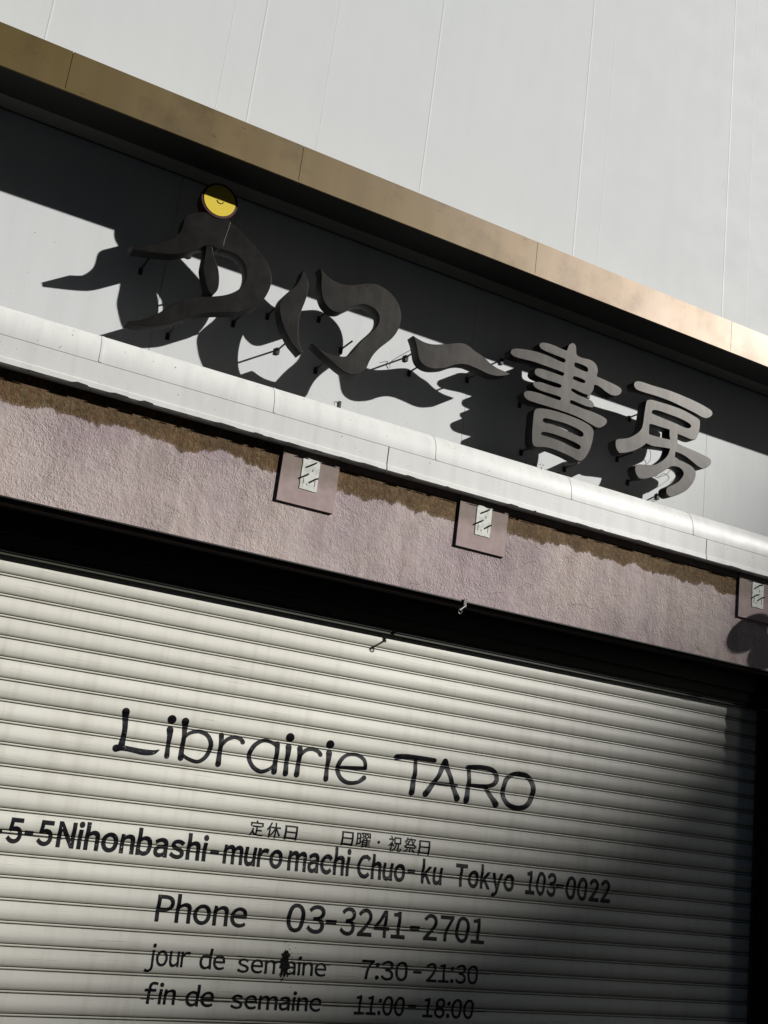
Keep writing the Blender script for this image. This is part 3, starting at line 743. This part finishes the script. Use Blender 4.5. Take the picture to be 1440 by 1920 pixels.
# loose wires behind the characters
def wire(label, pix, Ys):
    pts = [at(x, y, Y) for (x, y), Y in zip(pix, Ys)]
    q = [Vector(p) for p in smooth_chain([tuple(p) for p in pts], 5)]
    o = obj('cable', tube(q, 0.0013, 6), M['pin']); return tag(o, label, 'cable', 'thin wires behind the sign characters')
wire('thin loose wire curling in front of the wall left of the wavy stroke', [(731,690),(732,680),(742,672),(756,664),(772,655)], [YW-.004,YW-.01,YW-.02,YW-.04,YW-.075])
wire('thin wire hanging below the rightmost character', [(1212,871),(1219,862),(1220,850),(1216,838)], [YW-.004,YW-.012,YW-.03,YW-.073])
wire('thin wire curling inside the loop of the rightmost character tail', [(1228,891),(1240,893),(1250,889),(1258,882),(1267,893),(1256,906)], [YW-.004,YW-.01,YW-.02,YW-.02,YW-.02,YW-.06])
wire('thin wire trailing onto the ledge below the rightmost character', [(1223,938),(1235,932),(1250,930),(1256,925)], [YW-.003,YW-.01,YW-.02,YW-.073])

# ------------------------------------------------------------------ cover plates on the stucco
def plate(label, xc, z0, z1, w_=0.262, chip=(0.080, 0.568, 0.705)):
    root = empty('cover_plate', (xc, YP, z0)); tag(root, label, 'cover plate', 'square cover plates under the ledge')
    obj('board', box(-w_/2, w_/2, -0.0095, -0.0004, 0, z1-z0), M['board'], root, bevel=0.001)
    cw, ca, cb = chip; cx_ = 0.0
    # bare plate with chipped outline
    bm = bmesh.new(); rn = random.Random(label); pts = []
    for i in range(5): pts.append((cx_-cw/2+cw*i/5, ca-z0+rn.uniform(-.002, .002)))
    for i in range(8): pts.append((cx_+cw/2+rn.uniform(-.0007, .0007), ca-z0+(cb-ca)*i/8))
    for i in range(5): pts.append((cx_+cw/2-cw*i/5, cb-z0+rn.uniform(-.004, .006)))
    for i in range(8): pts.append((cx_-cw/2+rn.uniform(-.0007, .0007), cb-z0-(cb-ca)*i/8))
    a = [bm.verts.new((x, -0.0098, z)) for x, z in pts]; b = [bm.verts.new((x, -0.0118, z)) for x, z in pts]
    for i in range(len(a)): bm.faces.new((a[i], b[i], b[(i+1) % len(a)], a[(i+1) % len(a)]))
    bm.faces.new(b); bmesh.ops.recalc_face_normals(bm, faces=bm.faces[:])
    o = obj('bare_plate', bm, M['chip'], root)
    for dx, zz in ((0.012, cb-0.014), (-0.013, cb-0.073), (0.031, cb-0.078)):
        dx += rn.uniform(-.003, .003); zz += rn.uniform(-.003, .003)
        bt = obj('bolt', cyl((cx_+dx, -0.0115, zz-z0), (cx_+dx+rn.uniform(-.003, .003), -0.0118-rn.uniform(0.017, 0.026), zz-z0+rn.uniform(-.003, .002)), 0.0038, seg=10), M['pin'], root)
    for dx, zz, l in ((0.01, cb-0.046, 0.011), (-0.008, cb-0.112, 0.008)):
        obj('screw_slot', box(cx_+dx-0.001, cx_+dx+0.001, -0.0128, -0.0119, zz-z0-l/2, zz-z0+l/2), M['soot'], root)
    for dx in (-0.026, 0.027):
        obj('scratch', box(cx_+dx-0.0008, cx_+dx+0.0008, -0.0126, -0.0119, cb-0.115-z0, cb-0.088-z0), M['soot'], root)
    return root
plate('square taupe cover plate with three bolts, leftmost of the three', 1.591, 0.497, 0.75)
plate('square taupe cover plate with three bolts, middle of the three', 2.466, 0.497, 0.75)
plate('square taupe cover plate with three bolts at the right edge', 4.182, 0.500, 0.75)

# small fittings
lh = at(866, 1146, YP)
root = empty('latch_hook', (lh.x, YP, 0.247)); tag(root, 'small steel latch hanging below the pink stucco edge', 'latch')
obj('latch_arm', cyl((0.010, -0.012, -0.012), (-0.024, -0.020, -0.040), 0.0045, seg=10), M['steel'], root)
obj('latch_tongue', prism_x([(-0.004, 0.02), (-0.008, 0.02), (-0.008, -0.018), (-0.004, -0.018)], 0.002, 0.016), M['steel'], root)
obj('latch_loop', tube([Vector((-0.020+0.009*math.cos(t*math.pi/6), -0.018, -0.044+0.012*math.sin(t*math.pi/6))) for t in range(13)], 0.0022), M['steel'], root)
hk = at(635, 752, YL+0.06)
root = empty('cable_clip', (hk.x, YL+0.085, 0.985)); tag(root, 'small dark clip standing on the ledge below the second character', 'clip')
obj('clip_body', box(0, 0.012, -0.03, -0.012, -0.012, 0.026), M['pin'], root, bevel=0.002)
obj('clip_wire', tube([Vector((0, -0.02, 0.01)), Vector((-0.008, -0.022, 0.022)), Vector((-0.018, -0.022, 0.018)), Vector((-0.016, -0.022, 0.006))], 0.0014), M['pin'], root)
# dead leaves caught on the ledge under the barred character
rn = random.Random(5); bm = bmesh.new()
for i in range(60):
    p = at(rn.uniform(984, 1030), 0, YW)
    px = rn.uniform(985, 1120); x = at(px, 860, YL+0.09).x; z = 0.985+abs(rn.gauss(0, 0.016))*(1.5 if px < 1025 else 0.35); y = YL+0.09+rn.uniform(0.0, 0.03)
    s = rn.uniform(0.004, 0.012); q = [Vector((rn.uniform(-1, 1), rn.uniform(-1, 1), rn.uniform(-1, 1)))*s for _ in range(4)]
    bm.faces.new([bm.verts.new(Vector((x, y, z))+v) for v in q])
tag(obj('leaf_litter', bm, M['rust']), 'brown dead leaves caught on the ledge under the barred character', 'leaves', kind='stuff')

# ------------------------------------------------------------------ added twin globe lamp, unseen, casting the shadow at the right edge
lampp = at(1400, 1188, YP)+Vector((1.58, -1, 1.08))*0.75
root = empty('shadow_lamp', (lampp.x+0.25, YP, lampp.z)); tag(root, 'added unseen twin globe lamp casting a two-lobed shadow on the stucco', 'lamp')
M['globe'], _, _ = new_mat('milk glass globe', (0.7, 0.68, 0.62), 0.3)
def ball(c, r):
    bm = bmesh.new(); bmesh.ops.create_uvsphere(bm, u_segments=24, v_segments=16, radius=r)
    bmesh.ops.translate(bm, verts=bm.verts[:], vec=c); return bm
k1 = obj('globe', ball(lampp, 0.080), M['globe'], smooth=True)
k2 = obj('globe', ball(lampp+Vector((0.17, -0.02, -0.05)), 0.075), M['globe'], smooth=True)
arm = obj('lamp_arm', tube([Vector((lampp.x+0.25, YP, lampp.z+0.05)), Vector((lampp.x+0.25, lampp.y*0.6, lampp.z+0.20)), lampp+Vector((0.17, -0.02, 0.02)), lampp+Vector((0.05, 0, 0.05))], 0.016, 10), M['pin'])
adopt(root, [k1, k2, arm])
print('tris', sum(len(o.data.polygons) for o in bpy.data.objects if o.type == 'MESH'))
